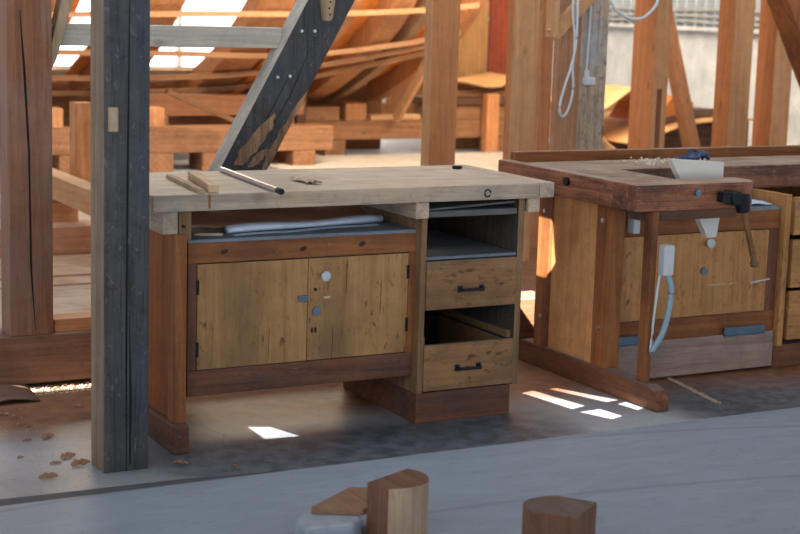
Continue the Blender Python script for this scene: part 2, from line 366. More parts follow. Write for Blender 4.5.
torn(.80, 1.13, .19, .205, .045, 'bare tan strip along the lower edge')
torn(.82, .90, .125, .16, .05, 'small bare tan patch near the bench top')
for x, z in ((1.015, 1.362), (1.072, 1.363), (.913, 1.179), (.966, 1.183)):
    MB().sweep(cyl_pts((x, 1.066, z), (0, 1, 0), .014), .006, 10).build('nail', M_steel, p)
crack(p, [(bx_(.9) + .07, .9, .3), (bx_(1.0) + .09, 1.0, 1), (bx_(1.17) + .09, 1.17, .3)], 1.07, .002)
crack(p, [(bx_(.95) + .13, .95, .3), (bx_(1.1) + .14, 1.1, 1), (bx_(1.3) + .12, 1.3, .2)], 1.07, .002)
mb = MB().prism([(1.09, 1.5), (1.155, 1.5), (1.145, 1.42), (1.135, 1.405), (1.105, 1.405)], 'y', 1.045, 1.07)
q = mb.build('drilled_block', endpale('z'), bevel=.003); tag(q, 'small pale block with drilled holes nailed high on the dark brace', 'block')
for x, z in ((1.13, 1.43), (1.125, 1.455), (1.13, 1.48)):
    MB().sweep(cyl_pts((x, 1.046, z), (0, 1, 0), .006), .004, 8).build('drill_hole', M_crack, q)

def post(x0, x1, y0, y1, m, label, edge=None, h=5, z0=0):
    p = thing('timber_post', ((x0 + x1) / 2, (y0 + y1) / 2, z0), label, 'post')
    o = B(x0, x1, y0, y1, z0, h).build('shaft', [m, edge] if edge else m, p, bevel=.004)
    if edge: facemat(o, 1, lambda n: n.x < -.8)
    return p
post(2.723, 2.898, 3, 3.09, fir('z'), 'orange fir post with a pale left edge, behind the long pale bench', firpale('z'))
post(3.251, 3.429, 3, 3.06, firpale('z'), 'pale fir post seen above the corner where the two benches meet', fir('z'))
post(3.715, 3.803, 3.4, 3.5, fir('z'), 'narrow fir post between the pale fir post and the rough grey post', firpale('z'))
p = post(2.953, 3.12, 1.9, 2.14, wood('rough_grey_timber', rgb(226, 206, 180), rgb(178, 158, 134), 'z', age=.7, stain=rgb(176, 178, 180), st_lo=.5, st_hi=.64, knots=.6, bump=.8, speck=rgb(60, 54, 50)), 'rough grey post behind the second bench with the cables hanging on it', wood('rough_tan_timber', rgb(200, 152, 114), rgb(160, 116, 82), 'z', knots=.3, age=.5))
p = post(5.033, 5.161, 4, 4.25, firpale('z'), 'broad fir post with a slotted front beside the lean-to of ochre sheets', fir('z'))
B(5.075, 5.108, 3.992, 4.004, 0, .95).build('slot', wood('slot_brown', rgb(150, 100, 66), rgb(120, 74, 46), 'z', knots=0), p)
post(5.71, 5.89, 4, 4.17, firpale('z'), 'pale fir post to the right of the ochre sheets in front of the concrete wall', fir('z'))
post(6.099, 6.267, 4, 4.19, firpale('z'), 'rightmost upright fir post, under the slanting brown timber', fir('z'))
mb = MB().bar((5.09, 3.5, 2.6), (6.60, 3.5, .03), .1, .21, (0, 1, 0))
tag(mb.build('slanting_timber', redfir('z'), bevel=.005), 'brown slanting timber crossing in front of the rightmost fir post', 'timber')
mb = MB().bar((6.55, 6.0, 1.75), (7.12, 6, .02), .1, .12, (0, 1, 0))
tag(mb.build('leaning_plank', wood('lean_brown', rgb(150, 104, 72), rgb(112, 74, 50), 'z'), bevel=.004), 'brown plank leaning against nothing but the slotted fir post side, before the concrete wall', 'plank')['label'] = 'brown plank leaning behind the slotted fir post, in front of the grey concrete wall'
# frame bracket on the grey post
mb = MB().prism([(2.737, 1.336), (2.765, 1.34), (2.765, 1.65), (2.737, 1.65)], 'y', 1.82, 1.9)
p = thing('angled_bracket', (2.8, 1.86, 1.33), 'light wooden angled bracket fixed to the left of the rough grey post', 'bracket')
mb.build('upright', firpale('z'), p, bevel=.003)
MB().bar((2.75, 1.86, 1.345), (2.98, 1.86, 1.56), .07, .035, (0, 1, 0)).build('strut', firpale('z'), p, bevel=.002)

# cables
def spline(pts, n=8):
    out = []; P = [Vector(p) for p in pts]
    for i in range(len(P) - 1):
        a = P[max(i - 1, 0)]; b_ = P[i]; c_ = P[i + 1]; d = P[min(i + 2, len(P) - 1)]
        for k in range(n):
            t = k / n
            out.append(.5 * ((2 * b_) + (c_ - a) * t + (2 * a - 5 * b_ + 4 * c_ - d) * t * t + (3 * b_ - a - 3 * c_ + d) * t ** 3))
    out.append(P[-1]); return out
mb = MB().sweep(spline([(2.95, 1.895, 2.3), (2.86, 1.83, 2.0), (2.825, 1.8, 1.52), (2.845, 1.8, 1.35), (2.842, 1.8, 1.23), (2.80, 1.8, 1.1), (2.775, 1.8, 1.0), (2.79, 1.8, .95), (2.825, 1.8, .98), (2.85, 1.8, 1.08), (2.842, 1.8, 1.2), (2.85, 1.79, 1.35), (2.845, 1.79, 1.6)]), .0065, 8)
tag(mb.build('cable', M_cable, smooth=True), 'long white cable hanging in a narrow loop left of the rough grey post', 'cable')
mb = MB().sweep(spline([(3.0, 1.885, 2.2), (2.995, 1.885, 1.5), (2.99, 1.885, 1.3), (2.985, 1.885, 1.14)]), .005, 8)
p = thing('cable', (2.99, 1.88, 1.1), 'thin white cable with a plug on the face of the rough grey post', 'cable')
mb.build('cord', M_cable, p, smooth=True)
MB().box(2.97, 3.03, 1.86, 1.9, 1.10, 1.14).sweep(cyl_pts((2.985, 1.88, 1.15), (0, 0, 1), .05), .014, 10).build('plug', M_white, p, bevel=.006)
mb = MB().sweep(spline([(3.05, 1.894, 1.75), (3.10, 1.87, 1.53), (3.16, 1.86, 1.46), (3.25, 1.86, 1.435), (3.33, 1.86, 1.46), (3.40, 1.87, 1.56), (3.36, 1.92, 1.8), (3.12, 2.0, 2.0)]), .008, 8)
tag(mb.build('cable', M_cable, smooth=True), 'white cable sagging in a wide loop at the top, right of the grey post', 'cable')

# ------------------------------------------------------------------ first workbench
H = .86
wb = thing('workbench', (.766, .33, 0), 'long pale softwood workbench in the middle, rod and sticks on it', 'workbench')
o = B(.006, 1.475, 0, .63, .805, .86).build('worktop', top_wood('x'), wb, bevel=.004)
B(1.477, 1.54, 0, .63, .806, .861).build('end_cleat', top_wood('y'), wb, bevel=.004)
q = MB(); 
for a in range(14):
    t = a / 14 * 2 * math.pi
q.sweep([(1.255 + .012 * math.cos(t), -.0005, .83 + .013 * math.sin(t)) for t in [k / 16 * 5.6 for k in range(17)]], .003, 6).build('knot', M_crack, wb)
q = B(.195, .203, -.0015, .003, .812, .858).build('pencil_mark', plain('resin_brown', rgb(150, 96, 52)), wb); q['label'] = 'brown resin streak'
for nm, a in (('bearer', (.05, .103, .03, .62, .728, .804)), ('bearer', (.975, 1.028, .015, .62, .745, .804)), ('bearer', (1.45, 1.5, .03, .62, .75, .804))):
    B(*a).build(nm, top_wood('y'), wb, bevel=.004)
B(.106, .15, .03, .12, .705, .804).build('post_head', tan_side('z'), wb, bevel=.003)
B(.09, .132, .02, .08, .1, .728).build('front_post', redfir('z'), wb, bevel=.003)
B(.098, .115, .08, .6, .1, .75).build('side_panel', wood('side_red', rgb(170, 100, 48), rgb(126, 68, 30), 'z', knots=.2), wb, bevel=.002)
B(.09, .132, .6, .65, .1, .728).build('rear_post', redfir('z'), wb, bevel=.003)
B(.082, .136, -.005, .665, 0, .1).build('foot', darkred('y'), wb, bevel=.008)
MB().sweep(cyl_pts((.118, .018, .755), (0, 1, 0), .01), .005, 8).build('screw', M_iron, wb)

# door cabinet
dc = thing('door_cabinet', (.59, .3, .17), 'two-door plywood cabinet under the long pale workbench', 'cabinet')
FY = .078
B(.157, 1.02, FY, .56, .688, .70).build('top_panel', wood('dusty_top', rgb(150, 160, 168), rgb(110, 124, 136), 'x', knots=0), dc, bevel=.002)
B(.157, .17, FY + .02, .56, .17, .688).build('side_panel', tan_side('z'), dc); B(1.0, 1.013, FY + .02, .56, .17, .688).build('side_panel', tan_side('z'), dc)
B(.17, 1.0, .55, .56, .17, .688).build('back_panel', tan_side('x'), dc); B(.17, 1.0, FY + .02, .55, .17, .185).build('bottom_panel', tan_side('x'), dc)
B(.157, 1.02, FY, FY + .02, .62, .688).build('top_rail', redfir('x'), dc, bevel=.002)
B(.157, 1.02, FY, FY + .02, .17, .257).build('bottom_rail', darkred('x'), dc, bevel=.004)
B(.157, .188, FY, FY + .02, .257, .62).build('stile', darkred('z'), dc, bevel=.002); B(.987, 1.02, FY, FY + .02, .257, .62).build('stile', redfir('z'), dc, bevel=.002)
for x, z in ((.285, .655), (.575, .652), (.80, .658)):
    MB().prism([(x + (.013 * math.cos(t) + .004 * math.sin(t)), z + .009 * math.sin(t)) for t in [k / 12 * 2 * math.pi for k in range(12)]], 'y', FY - .0008, FY + .004).build('knot', plain('knot_brown', rgb(64, 36, 28), .7, 0, .5, 120), dc)
d1 = B(.190, .5925, FY - .002, FY + .016, .26, .616).build('door', oak('z'), dc, bevel=.0015)
d2 = B(.5955, .985, FY - .002, FY + .016, .26, .616).build('door', oak('z'), dc, bevel=.0015)
for z in (.54, .33): MB().box(.186, .196, FY - .004, FY - .001, z - .025, z + .025).build('hinge', M_iron, d1)
for z in (.55, .36): MB().box(.979, .989, FY - .004, FY - .001, z - .025, z + .025).build('hinge', M_iron, d2)
MB().sweep([(.651, FY, .556), (.651, FY - .016, .556), (.651, FY - .018, .556), (.651, FY - .028, .556), (.651, FY - .032, .556)], [.007, .007, .017, .019, .012], 16).build('knob', M_white, d2, smooth=True)
MB().box(.556, .592, FY - .01, FY, .468, .49).box(.562, .588, FY - .016, FY - .008, .475, .482).build('latch', M_bluesteel, d1, bevel=.002)
MB().sweep(cyl_pts((.628, FY - .004, .432), (0, 1, 0), .008), .016, 18).build('lock', M_bluesteel, d2)
MB().sweep(cyl_pts((.622, FY - .002, .508), (0, 1, 0), .003), .006, 12).build('drill_hole', M_crack, d2)
for x in (.612, .625): MB().prism([(x + .004 * math.cos(t), .366 + .011 * math.sin(t)) for t in [k / 10 * 2 * math.pi for k in range(10)]], 'y', FY - .0035, FY).build('keyhole', M_crack, d2)
for x, z0, z1, w_ in ((.74, .50, .60, .0012), (.876, .42, .52, .0012), (.69, .27, .36, .0009), (.45, .3, .38, .0008)):
    MB().prism([(x - w_, z0), (x, z0 - .02), (x + w_, z0 + .01), (x + .003, z1), (x + .002, z1 + .01)], 'y', FY - .0028, FY).build('crack', M_crack, d2 if x > .6 else d1)
B(.655, .68, FY - .003, FY, .474, .482).build('paper_scrap', M_saw, d2)

# drawer cabinet
dr = thing('drawer_cabinet', (1.225, .34, 0), 'narrow open drawer cabinet under the right end of the pale workbench', 'cabinet')
DY = .038
B(1.013, 1.036, DY, .64, .11, .744).build('side_panel', tan_side('z'), dr, bevel=.002)
o = B(1.414, 1.44, DY, .64, .11, .804).build('side_panel', [tan_side('z'), wood('dim_inside', rgb(92, 84, 74), rgb(62, 56, 50), 'z', knots=0)], dr, bevel=.002); facemat(o, 1, lambda n: n.x < -.8)  # inner face coloured darker to stand in for shade in the cabinet
B(1.036, 1.414, .62, .64, .11, .75).build('back_panel', wood('dark_back', rgb(50, 42, 36), rgb(34, 28, 24), 'x', knots=0), dr)  # cavity shade put into the back panel's colour
B(1.013, 1.41, DY + .002, .62, 0, .11).build('plinth', darkred('x'), dr, bevel=.004)
B(1.036, 1.414, DY + .005, .62, .592, .604).build('shelf', wood('dusty_shelf', rgb(130, 140, 150), rgb(100, 108, 118), 'x', knots=0), dr, bevel=.002)
B(1.036, 1.414, .1, .62, .11, .122).build('bottom_panel', tan_side('x'), dr)
B(1.038, 1.41, DY + .004, .5, .744, .766).build('sliding_shelf', wood('dusty_tray', rgb(120, 118, 116), rgb(84, 80, 78), 'x', knots=.2, dust=rgb(120, 132, 142)), dr, bevel=.003)
MB().add([(1.045, .05, .768), (1.405, .05, .785), (1.405, .45, .785), (1.045, .45, .768), (1.045, .05, .774), (1.405, .05, .792), (1.405, .45, .792), (1.045, .45, .774)],
    [(0, 1, 2, 3), (7, 6, 5, 4), (0, 4, 5, 1), (1, 5, 6, 2), (2, 6, 7, 3), (3, 7, 4, 0)]).build('loose_board', wood('dusty_tray', rgb(1, 1, 1), rgb(1, 1, 1), 'x'), dr)
def drawer(z0, z1, label=None):
    f = B(1.0375, 1.4125, DY - .004, DY + .016, z0, z1)
    f.box(1.04, 1.052, DY + .016, .56, z0 + .01, z1 - .012).box(1.398, 1.41, DY + .016, .56, z0 + .01, z1 - .012).box(1.052, 1.398, .548, .56, z0 + .01, z1 - .012).box(1.052, 1.398, DY + .016, .548, z0 + .01, z0 + .018)
    o = f.build('drawer', wood('drawer_ply', rgb(178, 136, 94), rgb(146, 104, 68), 'x', stain=rgb(96, 74, 50), st_lo=.5, st_hi=.72, knots=.2, speck=rgb(64, 46, 34), dust=rgb(130, 150, 162), dust_amt=.9), dr, bevel=.002)
    o.data.materials.append(wood('dark_back', rgb(1, 1, 1), rgb(1, 1, 1), 'x'))  # same painted shade for the drawer's inner faces
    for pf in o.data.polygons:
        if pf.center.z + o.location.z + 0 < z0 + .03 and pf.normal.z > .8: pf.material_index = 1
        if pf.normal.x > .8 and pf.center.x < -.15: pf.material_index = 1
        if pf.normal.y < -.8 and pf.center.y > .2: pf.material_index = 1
    zc = z0 + (z1 - z0) * .42; zc = z0 + .07 if z0 > .3 else z0 + .078
    h = MB().sweep(spline([(1.175, DY - .006, zc), (1.178, DY - .026, zc), (1.19, DY - .03, zc), (1.25, DY - .03, zc), (1.262, DY - .026, zc), (1.265, DY - .006, zc)], 4), .0055, 8)
    h.box(1.166, 1.184, DY - .008, DY - .003, zc - .012, zc + .012).box(1.256, 1.274, DY - .008, DY - .003, zc - .012, zc + .012)
    h.build('handle', M_dsteel, o)
    return o
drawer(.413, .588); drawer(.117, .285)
B(1.036, 1.052, .06, .6, .285, .31).build('drawer_runner', tan_side('y'), dr); B(1.398, 1.414, .06, .6, .285, .31).build('drawer_runner', tan_side('y'), dr)

# things on and under the first bench
def stick(p0, p1, w, h, label, m, dark_end=False):
    o = MB().bar(p0, p1, w, h).build('wood_stick', m, bevel=.0015); return tag(o, label, 'stick')
stick((.229, .45, .8675), (.176, .01, .8675), .022, .014, 'thin wooden stick on the left end of the pale workbench, left of the thicker offcut', endpale('y'))
tag(MB().bar((.305, .42, .874), (.222, .02, .874), .036, .027).build('wood_offcut', wood('offcut', rgb(232, 202, 168), rgb(196, 162, 126), 'y', knots=0), bevel=.002), 'thicker square wooden offcut lying beside the thin stick on the pale bench', 'offcut')
p = thing('metal_rod', (.44, .25, .86), 'shiny round metal rod lying across the pale workbench', 'rod')
MB().sweep([(.485, .60, .8705), (.42, -.045, .8705)], .0095, 14).build('tube', M_steel, p, smooth=False)
MB().sweep([(.42, -.045, .8705), (.415, -.085, .8705)], .0103, 14).build('end_cap', M_iron, p)
rows = []
for i in range(9):
    r = []
    for j in range(7):
        x = .622 + i * .0065 + .003 * math.sin(j); y = .16 + j * .024 - .002 * i
        z = .8625 + .012 * abs(math.sin(i * 1.1 + j * .8)) * (1 - ((i - 4) / 5.5) ** 2)
        r.append((x, y, z + .003))
    rows.append(r)
tag(MB().sheet(rows, .003).build('crumpled_cloth', plain('pale_rag', rgb(226, 214, 190), .9, 0, .5, 40, c2=rgb(168, 120, 96)), smooth=True), 'small crumpled pale rag beside the metal rod on the pale bench', 'rag')
tag(MB().bar((1.405, .50, .867), (1.425, .47, .868), .02, .012).build('dark_scrap', M_iron, bevel=.003), 'tiny dark scrap near the back edge of the pale workbench', 'scrap')
# brown wrapping paper and plans on top of the door cabinet
rows = []
for i in range(25):
    x = .17 + i * .0325; r = []
    for j in range(8):
        y = .265 + j * .04
        z = .702 + .012 + .07 * (j / 7) * (.8 + .2 * math.sin(i * .55)) + .006 * math.sin(i * .9 + j)
        r.append((x, y, min(z, .795)))
    rows.append(r)
tag(MB().sheet(rows, .002).build('brown_paper', M_kraft, smooth=True), 'crumpled brown wrapping paper on the door cabinet behind the white plans', 'paper')
p = thing('rolled_plans', (.66, .2, .70), 'flattened white and pale blue paper roll on the door cabinet', 'paper roll')
ring = [(math.cos(t), math.sin(t)) for t in [k / 20 * 2 * math.pi for k in range(20)]]
mb = MB(); vs = []; fs = []
for i in range(13):
    t = i / 12; x = .33 + .64 * t; yc = .17 + .10 * t; rz = .013 + .002 * math.sin(t * 9); ry = .026
    for c_, s_ in ring: vs.append((x, yc + ry * c_, .7015 + rz + rz * s_))
for i in range(12):
    for j in range(20): a = i * 20 + j; b_ = i * 20 + (j + 1) % 20; fs.append((a, b_, b_ + 20, a + 20))
fs += [tuple(range(20))[::-1], tuple(range(240, 260))]
mb.add(vs, fs).build('roll', M_paper, p, smooth=True)
rows = [[(.335 + .05 * i, .125 + .1 * (i / 12) + .03 * j - .02, .7025 + .001 * j + .0015 * math.sin(i)) for j in range(2)] for i in range(13)]
MB().sheet(rows, .001).build('loose_sheet', M_paper, p)
tag(MB().bar((.21, .16, .7055), (.30, .13, .7055), .025, .009).build('wood_scrap', M_saw, bevel=.002), 'small pale scrap on the cabinet top left of the white plans', 'scrap')

# ------------------------------------------------------------------ second workbench
w2 = thing('workbench', (2.8, .45, 0), 'old reddish brown joinery workbench with a vise at the right', 'workbench')
B(1.873, 1.93, .10, .92, .744, .845).build('end_board', worn('y'), w2, bevel=.006)
MB().prism([(1.93, .10), (2.17, .10), (2.17, .46), (4.2, .46), (4.2, .79), (1.93, .79)], 'z', .744, .845).build('worktop', wood('grey_worn_top', rgb(172, 124, 98), rgb(112, 76, 60), 'x', age=.8, stain=rgb(70, 54, 54), st_lo=.48, st_hi=.62, dust=rgb(190, 176, 160), dust_amt=.75, bump=.8, knots=.2, speck=rgb(176, 128, 84)), w2, bevel=.006)
B(1.932, 4.2, .88, .92, .744, .878).build('back_rail', redfir('x'), w2, bevel=.004)
B(1.932, 4.2, .792, .878, .75, .80).build('tool_tray', worn('x'), w2)
rr = [(2.40 + .07 * math.sin(t), .03 - .08 * math.cos(t)) for t in [k / 6 * math.pi / 2 for k in range(7)]]
vj = MB().prism([(1.873, -.05)] + rr + [(2.47, .10), (1.873, .10)], 'z', .744, .845).build('vise_jaw', worn('x'), w2, bevel=.006)
MB().sweep(cyl_pts((2.155, -.055, .81), (0, 1, 0), .016), .0135, 16).build('bolt_head', M_bluesteel, vj)
MB().sweep(cyl_pts((1.869, .40, .81), (1, 0, 0), .016), .017, 16).build('bolt_head', M_iron, w2)
# end frame
B(1.937, 1.985, .60, .69, .09, .744).build('rear_post', redfir('z'), w2, bevel=.004)
B(1.937, 2.01, .19, .28, .09, .744).build('front_post', redfir('z'), w2, bevel=.004)
B(1.95, 1.965, .28, .60, .09, .744).build('side_panel', wood('honey_ply', rgb(244, 188, 128), rgb(224, 160, 98), 'z', stain=rgb(170, 108, 56), st_lo=.5, st_hi=.72, knots=.2), w2, bevel=.001)
MB().prism([(-.16, 0), (.80, 0), (.80, .085), (.77, .095), (-.09, .09), (-.14, .075), (-.16, .045)], 'x', 1.935, 1.995).build('foot', darkred('y'), w2, bevel=.005)
B(1.95, 1.98, -.055, -.005, .09, .744).build('vise_leg', redfir('z'), w2, bevel=.004)
for x, y, z in ((1.934, .64, .66), (1.934, .235, .675), (1.934, .64, .22), (1.934, .23, .25)):
    MB().sweep(cyl_pts((x, y, z), (1, 0, 0), .01), .009, 12).build('bolt_head', M_steel, w2)
B(1.95, 2.4, .0, .1, .70, .744).build('vise_rail', darkred('x'), w2, bevel=.003)
B(2.06, 2.09, .2, .25, .62, .70).build('light_switch', M_white, w2, bevel=.004)['label'] = 'small white switch box'
# vise screw
p = MB().sweep([(2.30, -.05, .79), (2.30, -.12, .79)], .028, 16)
p.bar((2.24, -.085, .795), (2.36, -.1, .785), .045, .04)
p.sweep([(2.335, -.10, .80), (2.345, -.10, .735)], [.032, .026], 14)
vs_ = p.build('vise_screw', M_iron, w2, bevel=.004)
MB().sweep([(2.335, -.10, .83), (2.34, -.10, .76), (2.41, -.10, .56), (2.415, -.10, .545), (2.418, -.10, .535), (2.42, -.10, .52)], [.011, .011, .012, .012, .019, .015], 12).build('handle', wood('tommy_bar', rgb(150, 110, 70), rgb(110, 76, 46), 'z', knots=0), vs_, smooth=True)

# white board clamped in the vise
tag(MB().prism([(2.153, .921), (2.416, .903), (2.418, .72), (2.40, .605), (2.355, .605), (2.285, .72), (2.195, .855)], 'y', .112, .145).build('white_board', M_board, bevel=.002),
    'white painted board with tapered foot clamped upright in the vise', 'board')
# dark gloves
rows = []
for i in range(12):
    rows.append([(2.555 + i * .010 + .005 * math.sin(j * 2.1), .50 + j * .016, .862 + .018 * abs(math.sin(i * .8 + j * 1.3)) + .03 * math.exp(-((i - 8) / 2.5) ** 2)) for j in range(7)])
p = thing('work_gloves', (2.6, .55, .845), 'crumpled dark blue and pink work gloves on the brown bench behind the white board', 'gloves')
MB().sheet(rows, .012).build('glove', plain('blue_glove', rgb(84, 110, 150), .8, 0, .9, 30, c2=rgb(20, 22, 34)), p, smooth=True)
rows = [[(x - .045, y - .02, .857 + (z - .862) * .5) for x, y, z in r[:5]] for r in rows[:8]]
MB().sheet(rows, .01).build('glove', plain('pink_glove', rgb(150, 50, 90), .8, 0, .9, 26, c2=rgb(24, 22, 34)), p, smooth=True)['label'] = 'dark glove with pink trim'
# shavings on bench
mb = MB()
for k in range(160):
    x = random.gauss(2.47, .07); y = random.gauss(.62, .05); a = random.random() * 3.14; r = random.uniform(.006, .016)
    z = .846 + random.random() * .012
    mb.add([(x, y, z), (x + r * math.cos(a), y + r * math.sin(a), z + .003), (x + r * math.cos(a) - .004 * math.sin(a), y + r * math.sin(a) + .004 * math.cos(a), z + .008), (x - .004, y + .004, z + .004)], [(0, 1, 2, 3)])
tag(mb.build('wood_shavings', plain('pale_shavings', rgb(240, 226, 204), .9)), 'pale wood shavings heaped on the brown bench left of the white board', 'shavings', kind='stuff')
tag(B(2.20, 2.36, .16, .175, .8455, .849).build('white_strip', M_board), 'thin white strip lying on the brown bench', 'strip') if False else None

# cabinet with framed doors under second bench
c2 = thing('door_cabinet', (2.45, .5, 0), 'framed plywood cabinet under the brown joinery bench', 'cabinet')
CY = .27
B(2.03, 2.866, CY + .02, .75, .15, .165).build('bottom_panel', tan_side('x'), c2); B(2.03, 2.045, CY + .02, .75, .165, .68).build('side_panel', tan_side('z'), c2)
B(2.03, 2.866, .735, .75, .165, .68).build('back_panel', tan_side('x'), c2); B(2.03, 2.866, CY, .75, .68, .692).build('top_panel', wood('dusty_top', rgb(1,1,1), rgb(1,1,1), 'x'), c2)
B(2.03, 2.866, CY, CY + .02, .60, .68).build('top_rail', redfir('x'), c2, bevel=.002)
B(2.03, 2.866, CY, CY + .02, .155, .25).build('bottom_rail', redfir('x'), c2, bevel=.002)
B(2.815, 2.866, CY, CY + .02, .25, .60).build('stile', darkred('z'), c2, bevel=.002); B(2.03, 2.06, CY, CY + .02, .25, .6).build('stile', darkred('z'), c2, bevel=.002)
def honey(ax): return wood('honey_door', rgb(212, 158, 100), rgb(180, 124, 72), ax, stain=rgb(150, 106, 62), st_lo=.54, st_hi=.78, knots=.25, speck=rgb(90, 60, 36))
dd = B(2.062, 2.813, CY - .002, CY + .016, .253, .597).build('door', honey('z'), c2, bevel=.0015)
MB().sweep([(2.486, CY, .555), (2.486, CY - .016, .555), (2.486, CY - .018, .555), (2.486, CY - .03, .555), (2.486, CY - .034, .555)], [.008, .008, .018, .02, .012], 16).build('knob', M_white, dd, smooth=True)
MB().sweep(cyl_pts((2.474, CY - .005, .439), (0, 1, 0), .01), .016, 16).build('lock', M_bluesteel, dd)
B(2.50, 2.60, CY - .0035, CY, .377, .381).build('tape', M_saw, dd); B(2.612, 2.65, CY - .0035, CY, .378, .381).build('tape', M_saw, dd)
MB().bar((2.728, CY - .003, .377), (2.83, CY - .003, .387), .004, .006).build('tape', M_white, dd)
B(2.02, 2.866, CY - .012, CY - .002, .012, .165).build('skirting_board', wood('grey_ply', rgb(204, 174, 158), rgb(158, 132, 118), 'x', fine=20, knots=0, stain=rgb(120, 118, 122), st_lo=.5, st_hi=.7), c2, bevel=.002)
for x0, x1 in ((2.04, 2.20), (2.593, 2.81)):
    h = B(x0, x1, CY - .016, CY - .011, .155, .195); h.sweep([(x0, CY - .017, .166), (x1, CY - .017, .166)], .005, 8); h.build('hinge', M_bluesteel, c2)
# drawers unit at the right
d2c = thing('drawer_cabinet', (3.2, .5, 0), 'honey coloured drawer cabinet at the right edge under the brown bench', 'cabinet')
B(2.872, 2.90, CY - .03, .75, .10, .744).build('side_panel', honey('z'), d2c, bevel=.002)
B(2.872, 3.5, CY - .01, .75, 0, .098).build('plinth', darkred('x'), d2c, bevel=.003)
B(3.47, 3.5, CY - .03, .75, .10, .744).build('side_panel', honey('z'), d2c, bevel=.002)
B(2.90, 3.47, .73, .75, .10, .72).build('back_panel', tan_side('x'), d2c)
for z0, z1 in ((.12, .33), (.345, .55), (.57, .73)):
    o = MB().box(2.93, 3.45, CY - .022, CY - .002, z0, z1).box(2.93, 2.945, CY - .002, .7, z0 + .01, z1 - .01).box(3.435, 3.45, CY - .002, .7, z0 + .01, z1 - .01).box(2.945, 3.435, CY - .002, .7, z0 + .01, z0 + .02).build('drawer', honey('x'), d2c, bevel=.002)
    zc = (z0 + z1) / 2
    MB().sweep(spline([(3.05, CY - .024, zc), (3.055, CY - .045, zc), (3.15, CY - .045, zc), (3.155, CY - .024, zc)], 4), .006, 8).build('handle', M_dsteel, o)
    B(2.905, 2.928, CY, .7, z0 - .006, z0 + .004).build('drawer_runner', tan_side('y'), d2c)
tag(B(2.945, 3.01, CY - .027, CY - .0225, .685, .71).build('coloured_label', plain('pink_blue_label', rgb(190, 90, 150), .6, 0, 1, 60, c2=rgb(90, 150, 210))), 'small pink and blue sticker on the top drawer at the right edge', 'sticker')
tag(MB().sheet([[(2.70 + .03 * i, .30 + .06 * j, .6945 + .012 * abs(math.sin(i * .7 + j))) for j in range(5)] for i in range(6)], .002).build('paper_sheets', M_paper, smooth=True), 'pale blue papers in the dark gap right of the vise', 'papers')
# socket and conduit on vise leg
p = thing('socket_box', (1.99, -.1, .5), 'white socket box with a pale blue hose on the vise leg', 'socket')
B(1.981, 2.03, -.10, -.058, .505, .622).build('box', M_white, p, bevel=.008)
MB().sweep(spline([(2.012, -.085, .506), (2.03, -.088, .45), (2.02, -.09, .36), (2.0, -.085, .28), (1.965, -.072, .215)]), .0115, 10).build('hose', M_pvc, p, smooth=True)
MB().sweep(spline([(1.982, -.075, .506), (1.972, -.07, .38), (1.963, -.067, .2)]), .005, 8).build('cable', M_cable, p, smooth=True)

# ------------------------------------------------------------------ foreground blocks
def rounded(pts, n=2): return pts
blk = [(.228, -1.087), (.253, -1.166), (.285, -1.176), (.32, -1.178), (.355, -1.17), (.385, -1.15), (.405, -1.12), (.416, -1.085), (.412, -1.05), (.396, -1.014)]
o = MB().prism(blk, 'z', .025, .2).build('wood_block', [birch('z'), blockbrown('y'), blockbrown('z')], bevel=.003)
facemat(o, 1, lambda n: n.z > .8); facemat(o, 2, lambda n: n.x < -.7)
tag(o, 'tall D-shaped wood block on the lofting board, left of the other block', 'block')
blk = [(.507, -1.489), (.510, -1.44), (.535, -1.402), (.575, -1.384), (.632, -1.386), (.709, -1.485), (.655, -1.535), (.596, -1.562), (.572, -1.572), (.555, -1.530), (.530, -1.498)]
blk = [(.505, -1.493), (.506, -1.44), (.525, -1.408), (.555, -1.388), (.60, -1.380), (.645, -1.392), (.709, -1.485), (.605, -1.556), (.575, -1.585), (.573, -1.553), (.525, -1.5)]
o = MB().prism(blk, 'z', .025, .2).build('wood_block', [blockbrown('z'), wood('grey_brown_block', rgb(124, 106, 92), rgb(96, 80, 70), 'y', knots=0), birch('z')], bevel=.003)
facemat(o, 1, lambda n: n.z > .8)
tag(o, 'notched wood block standing on the lofting board near the bottom right centre', 'block')
o = MB().prism([(.10, -1.005), (.278, -.885), (.38, -.93), (.35, -1.022), (.222, -1.078)], 'z', .103, .122).build('wood_offcut', wood('flat_offcut', rgb(166, 128, 98), rgb(134, 96, 70), 'y', knots=.2), bevel=.002)
tag(o, 'flat brown offcut beside the tall D-shaped block, on the pale base', 'offcut')
o = MB().prism([(.05, -1.01), (.11, -.97), (.21, -.95), (.222, -1.0), (.222, -1.075), (.205, -1.1), (.17, -1.13), (.03, -1.12)], 'z', .025, .1025).build('pale_block', plain('pale_grey_block', rgb(160, 168, 178), .5), bevel=.012)
tag(o, 'low pale grey rounded block under the flat brown offcut', 'block')

